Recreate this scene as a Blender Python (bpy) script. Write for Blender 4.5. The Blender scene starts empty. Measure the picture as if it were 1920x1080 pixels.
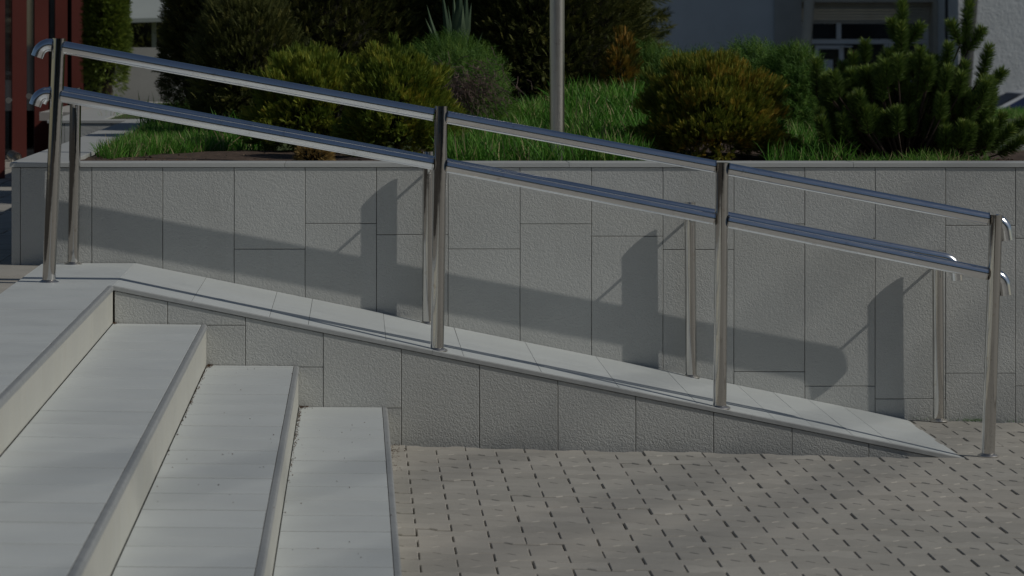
import bpy, math, random
import numpy as np
from mathutils import Vector, Matrix, noise as mnoise
random.seed(11); rng = np.random.default_rng(11)
sc = bpy.context.scene
col = sc.collection

# ------------------------------------------------------------------ camera, world, sun, exposure
FPX = 5900.0            # focal length in pixels of the 1920 wide photograph
PX, PY = 667.0, 70.0    # principal point of the photograph
CH = 1.628              # camera height
cam_d = bpy.data.cameras.new('camera'); cam = bpy.data.objects.new('camera', cam_d); col.objects.link(cam)
cam.location = (0, 0, CH); cam.rotation_euler = (math.pi/2, 0, 0)
cam_d.sensor_width = 36.0; cam_d.lens = FPX/1920*36
cam_d.shift_x = (960-PX)/1920; cam_d.shift_y = -(540-PY)/1920
cam_d.clip_start = 0.5; cam_d.clip_end = 2000
cam_d.dof.use_dof = True; cam_d.dof.focus_distance = 12.9; cam_d.dof.aperture_fstop = 9.0
sc.camera = cam

SUN = Vector((-1.0, 0.33, -0.89)).normalized()      # direction the light travels
elev = math.asin(-SUN.z); az = math.atan2(-SUN.x, -SUN.y)   # azimuth of the sun, clockwise from +Y
world = bpy.data.worlds.new('World'); sc.world = world; world.use_nodes = True
wn = world.node_tree.nodes; wl = world.node_tree.links
sky = wn.new('ShaderNodeTexSky'); sky.sky_type = 'NISHITA'; sky.sun_disc = False
sky.sun_elevation = elev; sky.sun_rotation = az; sky.air_density = 1.1; sky.dust_density = .5; sky.ozone_density = 2.0
bg = wn['Background']; bg.inputs['Strength'].default_value = 0.078
wl.new(sky.outputs[0], bg.inputs['Color'])
sd = bpy.data.lights.new('sun', 'SUN'); sd.energy = 5.0; sd.angle = math.radians(0.53); sd.color = (1.0, 0.965, 0.89)
so = bpy.data.objects.new('sun', sd); col.objects.link(so); so.rotation_euler = SUN.to_track_quat('-Z', 'Y').to_euler()
so.location = (12, -6, 14)
sc.view_settings.view_transform = 'Standard'; sc.view_settings.look = 'None'
sc.view_settings.gamma = 1; sc.view_settings.use_curve_mapping = False
sc.view_settings.exposure = -1.72

# ------------------------------------------------------------------ helpers
def at(px, py, Y): return Vector(((px-PX)*Y/FPX, Y, CH-(py-PY)*Y/FPX))
def tag(o, label=None, cat=None, group=None, kind=None):
    if label: o['label'] = label
    if cat: o['category'] = cat
    if group: o['group'] = group
    if kind: o['kind'] = kind
    return o
def empty(name, loc, label=None, cat=None, group=None, kind=None):
    o = bpy.data.objects.new(name, None); col.objects.link(o); o.location = loc; o.empty_display_size = .2
    return tag(o, label, cat, group, kind)
def wloc(o):
    v = Vector(o.location)
    while o.parent: o = o.parent; v += Vector(o.location)
    return v
class MB:
    def __init__(s): s.v = []; s.f = []; s.smooth = False
    def add(s, vs, fs):
        n = len(s.v); s.v += [tuple(v) for v in vs]; s.f += [tuple(i+n for i in f) for f in fs]
    def box(s, a, b):
        x0, y0, z0 = [min(p, q) for p, q in zip(a, b)]; x1, y1, z1 = [max(p, q) for p, q in zip(a, b)]
        s.add([(x0,y0,z0),(x1,y0,z0),(x1,y1,z0),(x0,y1,z0),(x0,y0,z1),(x1,y0,z1),(x1,y1,z1),(x0,y1,z1)],
              [(0,3,2,1),(4,5,6,7),(0,1,5,4),(1,2,6,5),(2,3,7,6),(3,0,4,7)])
    def slab(s, outline, to3, thick, ch=0.002):
        """prism from a CCW outline (u, v); to3(u, v, w) maps to space, w = height over the back face; chamfered face edge"""
        n = len(outline); P = [Vector((u, v)) for u, v in outline]
        ins = []
        for i in range(n):
            a, b, c = P[i-1], P[i], P[(i+1) % n]
            d1 = (b-a).normalized(); d2 = (c-b).normalized()
            n1 = Vector((-d1.y, d1.x)); n2 = Vector((-d2.y, d2.x))
            k = n1+n2; den = max(.25, 1+n1.dot(n2)); ins.append(b + k*(ch/den))
        vs = [to3(p.x, p.y, 0) for p in P] + [to3(p.x, p.y, thick-ch) for p in P] + [to3(p.x, p.y, thick) for p in ins]
        fs = [tuple(range(2*n, 3*n))]
        for i in range(n):
            j = (i+1) % n
            fs += [(i, j, n+j, n+i), (n+i, n+j, 2*n+j, 2*n+i)]
        s.add(vs, fs)
    def tube(s, pts, r, seg=28, cap=True, hollow=False, r1=None):
        pts = [Vector(p) for p in pts]; n = len(pts)
        t0 = (pts[1]-pts[0]).normalized()
        up = Vector((0,1,0)) if abs(t0.y) < .9 else Vector((0,0,1))
        vs = []; fs = []
        for i, p in enumerate(pts):
            if i == 0: t = pts[1]-pts[0]
            elif i == n-1: t = pts[-1]-pts[-2]
            else: t = (pts[i+1]-p).normalized() + (p-pts[i-1]).normalized()
            t.normalize(); u = (up - t*up.dot(t)).normalized(); w = t.cross(u)
            rr = r if r1 is None else r + (r1-r)*i/(n-1)
            for k in range(seg):
                a = 2*math.pi*k/seg; vs.append(p + (u*math.cos(a)+w*math.sin(a))*rr)
        for i in range(n-1):
            for k in range(seg):
                k2 = (k+1) % seg; fs.append((i*seg+k, i*seg+k2, (i+1)*seg+k2, (i+1)*seg+k))
        def endcap(i0, p, d):
            if hollow:
                m = len(vs)
                for q in (0, 1):
                    for k in range(seg):
                        v = vs[i0+k]; vs.append(p + (v-p)*.86 + d*(-.03 if q else 0))
                for k in range(seg):
                    k2 = (k+1) % seg
                    fs.append((i0+k, i0+k2, m+k2, m+k)); fs.append((m+k, m+k2, m+seg+k2, m+seg+k))
                fs.append(tuple(range(m+seg, m+2*seg)))
            else: fs.append(tuple(range(i0, i0+seg)))
        if cap:
            endcap(0, pts[0], (pts[0]-pts[1]).normalized()); endcap((n-1)*seg, pts[-1], (pts[-1]-pts[-2]).normalized())
        s.add(vs, fs)
    def lathe(s, base, prof, seg=28):
        vs = []; fs = []; n = len(prof)
        for r, z in prof:
            for k in range(seg):
                a = 2*math.pi*k/seg; vs.append(Vector(base)+Vector((r*math.cos(a), r*math.sin(a), z)))
        for i in range(n-1):
            for k in range(seg):
                k2 = (k+1) % seg; fs.append((i*seg+k, i*seg+k2, (i+1)*seg+k2, (i+1)*seg+k))
        fs.append(tuple(range((n-1)*seg, n*seg)))
        s.add(vs, fs)
    def build(s, name, mat, parent=None, smooth=False, origin=None, **kw):
        xs = np.array(s.v, dtype=float)
        if origin is None:
            origin = Vector(((xs[:,0].min()+xs[:,0].max())/2, (xs[:,1].min()+xs[:,1].max())/2, xs[:,2].min()))
        origin = Vector(origin)
        me = bpy.data.meshes.new(name); me.from_pydata([tuple(p) for p in xs-np.array(origin)], [], s.f)
        import bmesh
        bm = bmesh.new(); bm.from_mesh(me); bmesh.ops.recalc_face_normals(bm, faces=bm.faces)
        if smooth:
            for f in bm.faces: f.smooth = True
            for e in bm.edges:
                if len(e.link_faces) == 2 and e.calc_face_angle(0) > .7: e.smooth = False
        bm.to_mesh(me); bm.free()
        me.materials.append(mat)
        o = bpy.data.objects.new(name, me); col.objects.link(o)
        if parent is not None: o.parent = parent; o.location = origin - wloc(parent)
        else: o.location = origin
        return tag(o, kw.get('label'), kw.get('cat'), kw.get('group'), kw.get('kind'))
def quick(name, a, b, mat, parent=None, ch=0, **kw):
    m = MB()
    if ch:
        x0, y0, z0 = a; x1, y1, z1 = b
        m.slab([(x0,y0),(x1,y0),(x1,y1),(x0,y1)], lambda u, v, w: (u, v, z0+w), z1-z0, ch)
    else: m.box(a, b)
    return m.build(name, mat, parent, **kw)

# ------------------------------------------------------------------ materials
class N:
    def __init__(s, name):
        s.m = bpy.data.materials.new(name); s.m.use_nodes = True; s.t = s.m.node_tree; s.b = s.t.nodes['Principled BSDF']
        s.geo = s.t.nodes.new('ShaderNodeNewGeometry'); s.oi = s.t.nodes.new('ShaderNodeObjectInfo')
        s.pos = s.geo.outputs['Position']
    def new(s, k): return s.t.nodes.new(k)
    def link(s, a, b): s.t.links.new(a, b)
    def noise(s, scale, detail=4, rough=.55, vec=None, stretch=None, dist=0):
        n = s.new('ShaderNodeTexNoise'); n.inputs['Scale'].default_value = scale; n.inputs['Detail'].default_value = detail
        n.inputs['Roughness'].default_value = rough; n.inputs['Distortion'].default_value = dist
        v = vec or s.pos
        if stretch:
            mp = s.new('ShaderNodeMapping'); mp.inputs['Scale'].default_value = stretch; s.link(v, mp.inputs[0]); v = mp.outputs[0]
        s.link(v, n.inputs['Vector']); return n.outputs['Fac']
    def ramp(s, fac, stops):
        r = s.new('ShaderNodeValToRGB'); e = r.color_ramp.elements
        while len(e) < len(stops): e.new(.5)
        for el, (p, c) in zip(e, stops): el.position = p; el.color = (*c, 1) if len(c) == 3 else c
        s.link(fac, r.inputs[0]); return r.outputs[0]
    def mix(s, fac, a, b, mode='MIX'):
        n = s.new('ShaderNodeMix'); n.data_type = 'RGBA'; n.blend_type = mode
        for sock, v in ((n.inputs[0], fac), (n.inputs[6], a), (n.inputs[7], b)):
            if hasattr(v, 'is_linked'): s.link(v, sock)
            elif isinstance(v, tuple): sock.default_value = (*v, 1)
            else: sock.default_value = v
        return n.outputs[2]
    def math(s, op, a, b=0.0):
        n = s.new('ShaderNodeMath'); n.operation = op
        for i, v in enumerate((a, b)):
            if hasattr(v, 'is_linked'): s.link(v, n.inputs[i])
            else: n.inputs[i].default_value = v
        return n.outputs[0]
    def bump(s, h, strength, dist, prev=None):
        n = s.new('ShaderNodeBump'); n.inputs['Strength'].default_value = strength; n.inputs['Distance'].default_value = dist
        s.link(h, n.inputs['Height'])
        if prev: s.link(prev, n.inputs['Normal'])
        return n.outputs[0]
    def out(s, c=None, rough=.6, metal=0, normal=None, spec=None):
        if c is not None:
            if hasattr(c, 'is_linked'): s.link(c, s.b.inputs['Base Color'])
            else: s.b.inputs['Base Color'].default_value = (*c, 1)
        if hasattr(rough, 'is_linked'): s.link(rough, s.b.inputs['Roughness'])
        else: s.b.inputs['Roughness'].default_value = rough
        s.b.inputs['Metallic'].default_value = metal
        if normal: s.link(normal, s.b.inputs['Normal'])
        if spec is not None: s.b.inputs['Specular IOR Level'].default_value = spec
        return s.m
def scaled(c, k): return tuple(x*k for x in c)
def rand_tint(n, c, amt):
    """per object value variation"""
    k = n.math('ADD', n.math('MULTIPLY', n.oi.outputs['Random'], 2*amt), 1-amt)
    cb = n.new('ShaderNodeCombineXYZ')
    for i in range(3): n.link(k, cb.inputs[i])
    return n.mix(1.0, c, cb.outputs[0], 'MULTIPLY')
def mat_plain(name, c, rough=.6, metal=0, var=.12, scale=8, bump=0):
    n = N(name); f = n.noise(scale, 5)
    cc = n.ramp(f, [(.3, scaled(c, 1-var)), (.7, scaled(c, 1+var))])
    nm = n.bump(n.noise(scale*12, 3), .4, bump) if bump else None
    return n.out(cc, rough, metal, nm)
def mat_stucco(name, c, amp=.0030, scl=120):
    n = N(name)
    big = n.noise(2.2, 5, .6); fine = n.noise(260, 3, .6)
    cc = n.ramp(big, [(.3, scaled(c, .90)), (.7, scaled(c, 1.07))])
    streak = n.noise(6, 4, .6, stretch=(1.0, 1.0, .12))
    cc = n.mix(n.math('MULTIPLY', n.math('GREATER_THAN', streak, .62), .05), cc, (.25, .22, .18))
    cc = n.mix(.18, cc, n.ramp(fine, [(.35, scaled(c, .75)), (.65, scaled(c, 1.2))]))
    cc = rand_tint(n, cc, .045)
    worm = n.noise(scl, 2.5, .5, dist=.9)
    w = n.ramp(worm, [(.36, (0,0,0)), (.60, (1,1,1))])
    nm = n.bump(w, .42, amp)
    nm = n.bump(n.noise(330, 2), .35, .001, nm)
    return n.out(cc, .82, 0, nm, .3)
def mat_tile(name, c, dirt=.3):
    n = N(name)
    cloud = n.noise(1.6, 6, .62); fine = n.noise(90, 4, .6); big = n.noise(.9, 3, .5)
    cc = n.ramp(cloud, [(.32, (c[0]*.965, c[1]*.965, c[2]*.97)), (.68, scaled(c, 1.02))])
    veins = n.noise(3.0, 7, .62, stretch=(.7, 2.6, 1.0), dist=.5)
    cc = n.mix(n.ramp(veins, [(.5, (0,0,0)), (.66, (dirt*.28,)*3)]), cc, (c[0]*.86, c[1]*.78, c[2]*.66))
    sp = n.noise(40, 5, .7)
    cc = n.mix(n.ramp(sp, [(.70, (0,0,0)), (.76, (.35,)*3)]), cc, (.22, .17, .12))
    cc = n.mix(.10, cc, n.ramp(fine, [(.3, scaled(c, .8)), (.7, scaled(c, 1.15))]))
    cc = rand_tint(n, cc, .03)
    rg = n.ramp(n.noise(6, 4), [(.3, (.42,)*3), (.7, (.62,)*3)])
    nm = n.bump(n.noise(200, 3), .25, .0006)
    return n.out(cc, rg, 0, nm, .4)
def mat_paver():
    n = N('paver_concrete')
    c = (.43, .41, .37)
    big = n.noise(.8, 5, .6); fine = n.noise(320, 3, .7); mid = n.noise(14, 5, .65, stretch=(.55, 1, 1))
    cc = n.ramp(big, [(.32, (.38, .37, .33)), (.5, (.45, .425, .375)), (.7, (.50, .455, .39))])
    cc = n.mix(.4, cc, n.ramp(mid, [(.3, scaled(c, .72)), (.7, scaled(c, 1.2))]))
    cc = n.mix(.3, cc, n.ramp(fine, [(.3, scaled(c, .5)), (.7, scaled(c, 1.45))]))
    st = n.noise(2.1, 6, .7, dist=.8)
    cc = n.mix(n.ramp(st, [(.60, (0,0,0)), (.72, (.30,)*3)]), cc, (.20, .185, .165))
    cc = rand_tint(n, cc, .085)
    nm = n.bump(n.noise(300, 3), .5, .0012); nm = n.bump(n.noise(22, 3), .4, .0025, nm)
    return n.out(cc, .88, 0, nm, .25)
def mat_steel(name, base=(.60, .585, .56), r0=.06, r1=.2, axis=(1, 1, .04), rust=.0):
    n = N(name)
    brush = n.noise(160, 3, .6, stretch=axis); blotch = n.noise(7, 5, .6)
    rr = n.ramp(brush, [(.3, (r0,)*3), (.7, (r0+.05,)*3)])
    rr = n.mix(n.ramp(blotch, [(.45, (0,0,0)), (.75, (.5,)*3)]), rr, (r1, r1, r1))
    cc = n.mix(n.ramp(n.noise(26, 6, .7), [(.60, (0,0,0)), (.74, (.55+rust,)*3)]), base, (.34, .27, .20))
    nm = n.bump(n.noise(14, 2, stretch=(1,1,1)), .12, .0012)
    return n.out(cc, rr, 1.0, nm)
def mat_leaf(name, stops, rough=.55, trans=.25):
    n = N(name); a = n.new('ShaderNodeAttribute'); a.attribute_name = 'tint'
    c = n.ramp(a.outputs['Fac'], stops)
    m = n.out(c, rough, 0, None, .22)
    tr = n.new('ShaderNodeBsdfTranslucent'); n.link(c, tr.inputs[0])
    mx = n.new('ShaderNodeMixShader'); mx.inputs[0].default_value = trans
    n.link(n.b.outputs[0], mx.inputs[1]); n.link(tr.outputs[0], mx.inputs[2])
    n.link(mx.outputs[0], n.t.nodes['Material Output'].inputs['Surface'])
    return m
def mat_glass_dark(name, c=(.012, .015, .018)):
    n = N(name); return n.out(n.ramp(n.noise(.5, 3), [(.3, scaled(c, .6)), (.7, scaled(c, 1.6))]), .06, 0, None, .6)

M = {}
M['wall'] = mat_stucco('rough_grey_tile', (.545, .55, .53))
M['side'] = mat_stucco('rough_grey_tile_ramp', (.545, .55, .53))
M['tile'] = mat_tile('cream_step_tile', (.645, .675, .665))
M['riser'] = mat_tile('cream_riser_tile', (.55, .545, .49), .45)
M['coping'] = mat_tile('grey_coping_tile', (.52, .53, .515), .2)
M['ramp_trim'] = mat_plain('grey_ramp_edge_trim', (.42, .43, .425), .5, 0, .08, 30, .0006)
M['trim'] = mat_plain('grey_edge_trim', (.35, .362, .362), .45, 0, .10, 30, .0006)
M['grout'] = mat_plain('dark_grout', (.07, .058, .045), .95, 0, .3, 40)
M['pale_grout'] = mat_plain('pale_grout', (.30, .28, .24), .95, 0, .25, 40)
M['tile_grout'] = mat_plain('grey_tile_grout', (.075, .065, .055), .95, 0, .3, 30)
M['core'] = mat_plain('rough_concrete_core', (.16, .15, .135), .95, 0, .2, 12, .002)
M['paver'] = mat_paver()
M['sand'] = mat_plain('dark_joint_sand', (.055, .045, .034), 1.0, 0, .4, 60, .003)
M['steel_post'] = mat_steel('polished_steel_post', (.60, .585, .56), .025, .09, axis=(1, 1, .03), rust=.15)
M['steel_rail'] = mat_steel('polished_steel_rail', (.93, .94, .96), .16, .22, axis=(.03, 1, 1))
M['pole'] = mat_steel('dull_steel_pole', (.74, .71, .66), .30, .42, axis=(1, 1, .03), rust=.2)
M['red'] = mat_plain('dark_red_paint', (.145, .034, .026), .45, 0, .10, 3)
M['glassd'] = mat_glass_dark('dark_glass')
M['frame_dark'] = mat_plain('dark_frame_paint', (.06, .062, .062), .5)
M['soil'] = mat_plain('brown_soil', (.105, .070, .050), 1.0, 0, .5, 24, .02)
M['bark'] = mat_plain('brown_bark', (.075, .052, .038), .95, 0, .35, 40, .004)
M['lawn'] = mat_plain('grass_ground', (.060, .085, .022), 1.0, 0, .35, 3, .01)
M['asphalt'] = mat_plain('asphalt', (.055, .054, .052), .95, 0, .25, 5, .003)
M['bwall'] = mat_plain('grey_blue_render', (.56, .60, .63), .9, 0, .10, .6, .003)
M['bwhite'] = mat_stucco('white_rough_render', (.72, .75, .76), .012, 13)
M['beige'] = mat_plain('beige_metal', (.50, .47, .40), .5, 0, .08, 3)
M['whitef'] = mat_plain('white_frame', (.80, .80, .80), .4, 0, .06, 4)
M['paper'] = mat_plain('white_paper', (.75, .77, .80), .8, 0, .03, 4)
M['greenp'] = mat_plain('dark_green_paint', (.035, .055, .030), .5, 0, .1, 2)
M['carw'] = mat_plain('white_car_paint', (.62, .64, .68), .2, 0, .02, 2)
M['carglass'] = mat_glass_dark('car_glass', (.035, .05, .12))
M['rubber'] = mat_plain('black_rubber', (.02, .02, .02), .8)
M['whitewall'] = mat_plain('white_low_wall_render', (.42, .42, .40), .85, 0, .07, 3, .002)
M['canopy'] = mat_plain('pale_canopy_sheet', (.42, .45, .42), .35, 0, .05, 2)
M['dead'] = mat_plain('brown_dead_needles', (.16, .075, .035), 1.0, 0, .4, 60)
M['stone'] = mat_plain('pale_stone', (.45, .44, .42), .85, 0, .1, 6, .004)
M['dark_core'] = mat_plain('painted_inner_shade', (.018, .017, .010), 1.0, 0, .4, 20)  # near-black foliage filler, the shade between sprays put into its colour

# ------------------------------------------------------------------ key measures
YW, YF = FPX/444.0, FPX/488.7         # wall plane, ramp front plane
ZP = .675                              # platform height
XK = -.930                             # kink between platform and ramp
SL = .2025                             # ramp fall
def zramp(x): return ZP - SL*(x-XK) if x > XK else ZP
def zg(x): return .0725-.0245*min(max(x, 0.0), 3.2)
def wx(px): return (px-PX)/444.0
def wz(py): return CH-(py-PY)/444.0
def fx(px): return (px-PX)/488.7
def fz(py): return CH-(py-PY)/488.7
XE = (ZP+SL*XK*1.0 - .0725)/(SL-.0245)  # ramp toe
XE = (ZP + SL*XK - .0725)/(SL-.0245)

# ------------------------------------------------------------------ setting: ground and pavements
m = MB(); m.box((-400, -400, -.9), (400, 900, -.66)); m.build('ground', M['asphalt'], kind='structure')
m = MB(); m.box((-60, -70, -.5), (60, -9.2, -.06)); m.build('road', M['asphalt'], kind='structure')
m = MB(); m.box((-60, -9.195, -.5), (60, -9.005, .05)); m.build('kerb', M['core'], kind='structure')
pv = empty('pavement', (1.6, 10, 0), kind='structure')
m = MB()
xs = [-30, 0, 3.2, 40]
bz = [zg(x)-.016 for x in xs]
vs = []
for x, z in zip(xs, bz): vs += [(x, -9, z), (x, YW+.25, z), (x, -9, -.64), (x, YW+.25, -.64)]
fs = []
for i in range(3):
    a = 4*i; b = a+4; fs += [(a, b, b+1, a+1), (a, a+2, b+2, b), (a+1, b+1, b+3, a+3)]
m.add(vs, fs); m.build('joint_sand', M['sand'], pv)
# bone shaped interlocking pavers: 0.226 long, rows 0.113 apart
L2, R2, J = .113, .0565, .0125
def bone(gx, gy):
    a = L2-gx; b = R2-gy
    w = L2/2
    return [(-a, -b-J), (-w-J, -b-J), (-w+J, -b+J), (w-J, -b+J), (w+J, -b-J), (a, -b-J),
            (a, b+J), (w+J, b+J), (w-J, b-J), (-w+J, b-J), (-w-J, b+J), (-a, b+J)]
pm_variants = []
for k in range(5):
    mb = MB(); mb.slab(bone(random.uniform(.0010, .0022), random.uniform(.0004, .0011)), lambda u, v, w: (u, v, w-.03), .03, .003)
    o = mb.build('paver', M['paver'], origin=(0, 0, 0)); pm_variants.append(o.data); bpy.data.objects.remove(o)
cnt = []
X0, Y0 = 1.207, 10.264
for j in range(-30, 32):
    yc = Y0 + j*R2*2
    if yc > YW-.02 or yc < 7.6: continue
    for i in range(-9, 14):
        xc = X0 + L2 + i*2*L2 + (L2 if j % 2 else 0)
        if xc < .05 or xc > 4.0: continue
        if yc > YF-.03 and xc < XE-.28: continue
        S = FPX/yc; ipx = PX+xc*S; ipy = PY+(CH-zg(xc))*S
        vis = 690 < ipx < 1990 and ipy < 1105
        occ = ipx < 735
        cnt.append((0 if vis and not occ else 1, -yc, xc, yc))
cnt.sort()
cnt_part = [c for c in cnt if c[0] == 0][:300]; rest = [c for c in cnt if c not in cnt_part]
def paver_z(x): return zg(x)
for n_, (_, _, x, y) in enumerate(cnt_part):
    o = bpy.data.objects.new('paver', pm_variants[random.randrange(5)]); col.objects.link(o); o.parent = pv
    o.location = (x-1.6+random.gauss(0, .0006), y-10+random.gauss(0, .0006), paver_z(x)+random.gauss(0, .0011))
    o.rotation_euler = (random.gauss(0, .004), math.atan(.0245 if x > 0 and x < 3.2 else 0)+random.gauss(0, .004), random.gauss(0, .004))
mb = MB()
for (_, _, x, y) in rest:
    z = paver_z(x)+random.gauss(0, .001)
    mb.slab(bone(.002, .0008), lambda u, v, w: (x+u, y+v, z-.03+w), .03, .003)
if rest: mb.build('paver_field', M['paver'], pv, kind='stuff')
m = MB(); m.box((-1.0, -35, -.2), (40, 7.5, .0)); 
mm = MB()
xs = [0.14, 3.2, 40]; vs = []
for x in xs: vs += [(x, -9, zg(x)+.001), (x, 7.55, zg(x)+.001)]
mm.add(vs, [(0, 2, 3, 1), (2, 4, 5, 3)]); mm.build('paving_beyond', M['paver'], pv)
mm = MB(); vs = []
for x in (4.05, 40): vs += [(x, 7.56, zg(x)+.001), (x, YW+.2, zg(x)+.001)]
mm.add(vs, [(0, 2, 3, 1)]); mm.build('paving_beyond', M['paver'], pv)

# upper pavement left of the top step
up = empty('upper_pavement', (-2.4, 12, 0), kind='structure')
quick('paving_bed', (-30, -9, -.5), (-1.335, 34, ZP-.02), M['sand'], up)
mbs = MB(); k = 0
yy = 6.0
while yy < 30:
    d = .20
    xx = -1.3235
    jn = 0
    while xx > -3.6:
        w = .10 if False else .20
        y0, y1, x0, x1 = yy+.003, yy+d-.003, xx-w+.003, xx-.002
        zz = ZP-.006+random.gauss(0, .0015)
        px = PX+x1*FPX/yy
        if px > -60 and 9.5 < yy < 22 and jn < 9:
            quick('paver', (x0, y0, zz-.03), (x1, y1, zz), M['paver'], up, ch=.003)
        else: mbs.slab([(x0,y0),(x1,y0),(x1,y1),(x0,y1)], lambda u, v, w_: (u, v, zz-.03+w_), .03, .003)
        xx -= w; jn += 1
    yy += d; k += 1
mbs.build('paver_field', M['paver'], up, kind='stuff')

# planting bed terrain with far lawn
def zt(x, y):
    z = 1.075 + .012*math.sin(x*5+1)*math.cos(y*4)
    if y > 19: z -= (1.075-.51)*min((y-19)/27, 1)
    if y < 13.6: z = 1.07
    q_ = min(max((y-14.1)/2.4, 0), 1); z += .15*math.exp(-((x-1.35)/.62)**2)*q_*q_*(3-2*q_)*(1 if y < 18 else max(0, 1-(y-18)/4))
    return z
bed = empty('planting_bed', (1, 16, 1.0), kind='structure')
nx, ny = 90, 60
X = np.linspace(-1.22, 14, nx); Yv = np.concatenate([np.linspace(YW+.06, 20, 34), np.linspace(20.5, 46, 26)])
vs = []; fs = []
for y in Yv:
    for x in X: vs.append((x + (y-20)*.12*(1 if x > 5 else -.15 if y > 20 else 0), y, zt(x, y)+rng.normal()*.003))
for j in range(len(Yv)-1):
    for i in range(nx-1): a = j*nx+i; fs.append((a, a+1, a+nx+1, a+nx))
m = MB(); m.add(vs, fs); m.build('soil_surface', M['soil'], bed, smooth=True)
bed_o = bed.children[-1]; bed_o.data.materials.append(M['lawn'])
for p in bed_o.data.polygons:
    if p.center.y + bed_o.location.y + 16 > 15.3: p.material_index = 1
m = MB(); m.add([(-6, 46, .505), (40, 46, .505), (40, 50, -.65), (-6, 50, -.65)], [(0,1,2,3)]); m.build('grass_bank', M['lawn'], bed)
m = MB(); m.add([(-5.2, 30.5, .98), (0, 23, 1.02), (24, 23, .9), (30, 46, .502), (-6, 46, .502)], [(0,1,2,3,4)]); m.build('lawn_surface', M['lawn'], bed)
for o in bed.children: o['kind'] = 'structure'

# ------------------------------------------------------------------ tiled planter wall
wall = empty('planter_wall', (1.0, YW, 0), 'long low planter wall clad in rough grey upright tiles under a thin grey coping', 'wall')
g = .0012
def wtile(x0, x1, z0, z1, parent, mat, yb, name='wall_tile', thick=.010, top=None, bot=None):
    """front-facing (-Y) tile; yb = back plane"""
    t0, t1 = top if top else (z1, z1); b0, b1 = bot if bot else (z0, z0)
    m = MB(); yj = random.gauss(0, .0004)
    m.slab([(x0+g, b0+g), (x1-g, b1+g), (x1-g, t1-g), (x0+g, t0-g)], lambda u, v, w: (u, yb-w+yj, v), thick, .0014)
    return m.build(name, mat, parent)
ZC = wz(305); ZT = wz(313.5)
YB = YW+.010
quick('wall_core', (wx(24), YB, -.2), (8.0, YB+.16, ZT-.001), M['grout'], wall)
cols_ = [38, 172, 305, 439, 572, 706, 840, 975, 1109, 1243, 1376, 1509, 1641, 1773, 1904]
edges = [wx(p) for p in cols_]
while edges[-1] < 7.5: edges.append(edges[-1]+.3)
jy = {3: 467, 4: 419, 5: 440, 6: 467, 7: 420, 8: 443, 9: 468, 10: 420, 11: 447, 12: 471, 13: 423, 14: 447, 15: 471, 16: 423, 17: 447, 18: 471}
for i in range(len(edges)-1):
    x0, x1 = edges[i], edges[i+1]
    zb = max(zramp((x0+x1)/2)-.35, -.05)
    cuts = [ZT]
    if i in jy:
        z = wz(jy[i])
        while z > -.05: cuts.append(z); z -= .624
    cuts.append(min(-.05, cuts[-1]-.05) if cuts[-1] > -.05 else -.3)
    for a, b in zip(cuts[:-1], cuts[1:]): wtile(x0, x1, b, a, wall, M['wall'], YB)
wtile(wx(21), wx(38), .3, ZT, wall, M['wall'], YB, 'corner_strip')
# left return wall running back
m = MB(); xo = wx(22)
quick('return_core', (xo+.01, YB+.01, .2), (xo+.19, 20.1, ZT-.001), M['grout'], wall)
y = YW+.012
while y < 20:
    m = MB(); y1 = min(y+.6, 20.08)
    m.slab([(y+g, .5), (y+g, ZT-g), (y1-g, ZT-g), (y1-g, .5)], lambda u, v, w: (xo+.01-w, u, v), .010, .0014); m.build('wall_tile', M['wall'], wall); y = y1
# coping slabs
cj = [wx(18), wx(534), wx(1067), wx(1600), wx(2133), wx(2666), 8.0]
for a, b in zip(cj[:-1], cj[1:]):
    quick('coping', (a+.0008, YW-.006, ZT+.0005), (b-.0008, YW+.205, ZC), M['coping'], wall, ch=.0015)
y = YW+.206
while y < 20.0:
    y1 = min(y+1.2, 20.09); quick('coping', (xo-.008, y+.0008, ZT+.0005), (xo+.235-.012*(y-13.4), y1-.0008, ZC), M['coping'], wall, ch=.0015); y = y1
# second planter box behind on the left
w2 = empty('planter_wall', (-1.7, 20.1, ZP), 'short grey planter wall stepping out to the left behind the end of the long wall', 'wall')
XL = -1.97
quick('wall_core', (XL+.02, 20.112, .4), (xo, 26, ZT-.001), M['grout'], w2)
for a, b in ((XL+.01, -1.86), (-1.86, -1.56), (-1.56, xo-.012)):
    wtile(a, b, .5, ZT, w2, M['wall'], 20.112)
quick('coping', (XL, 20.095, ZT+.0005), (xo+.16, 20.38, ZC), M['coping'], w2, ch=.002)
quick('coping', (XL, 20.381, ZT+.0005), (XL+.34, 23.8, ZC), M['coping'], w2, ch=.002)
quick('soil_fill', (XL+.34, 20.382, ZT-.01), (xo+.6, 25.8, ZC-.01), M['lawn'], w2)

# ------------------------------------------------------------------ ramp
ramp = empty('access_ramp', (.7, YF, 0), 'sloping pale tiled access ramp with rough grey tiled side and grey edge trim', 'ramp')
TR = .013
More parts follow.
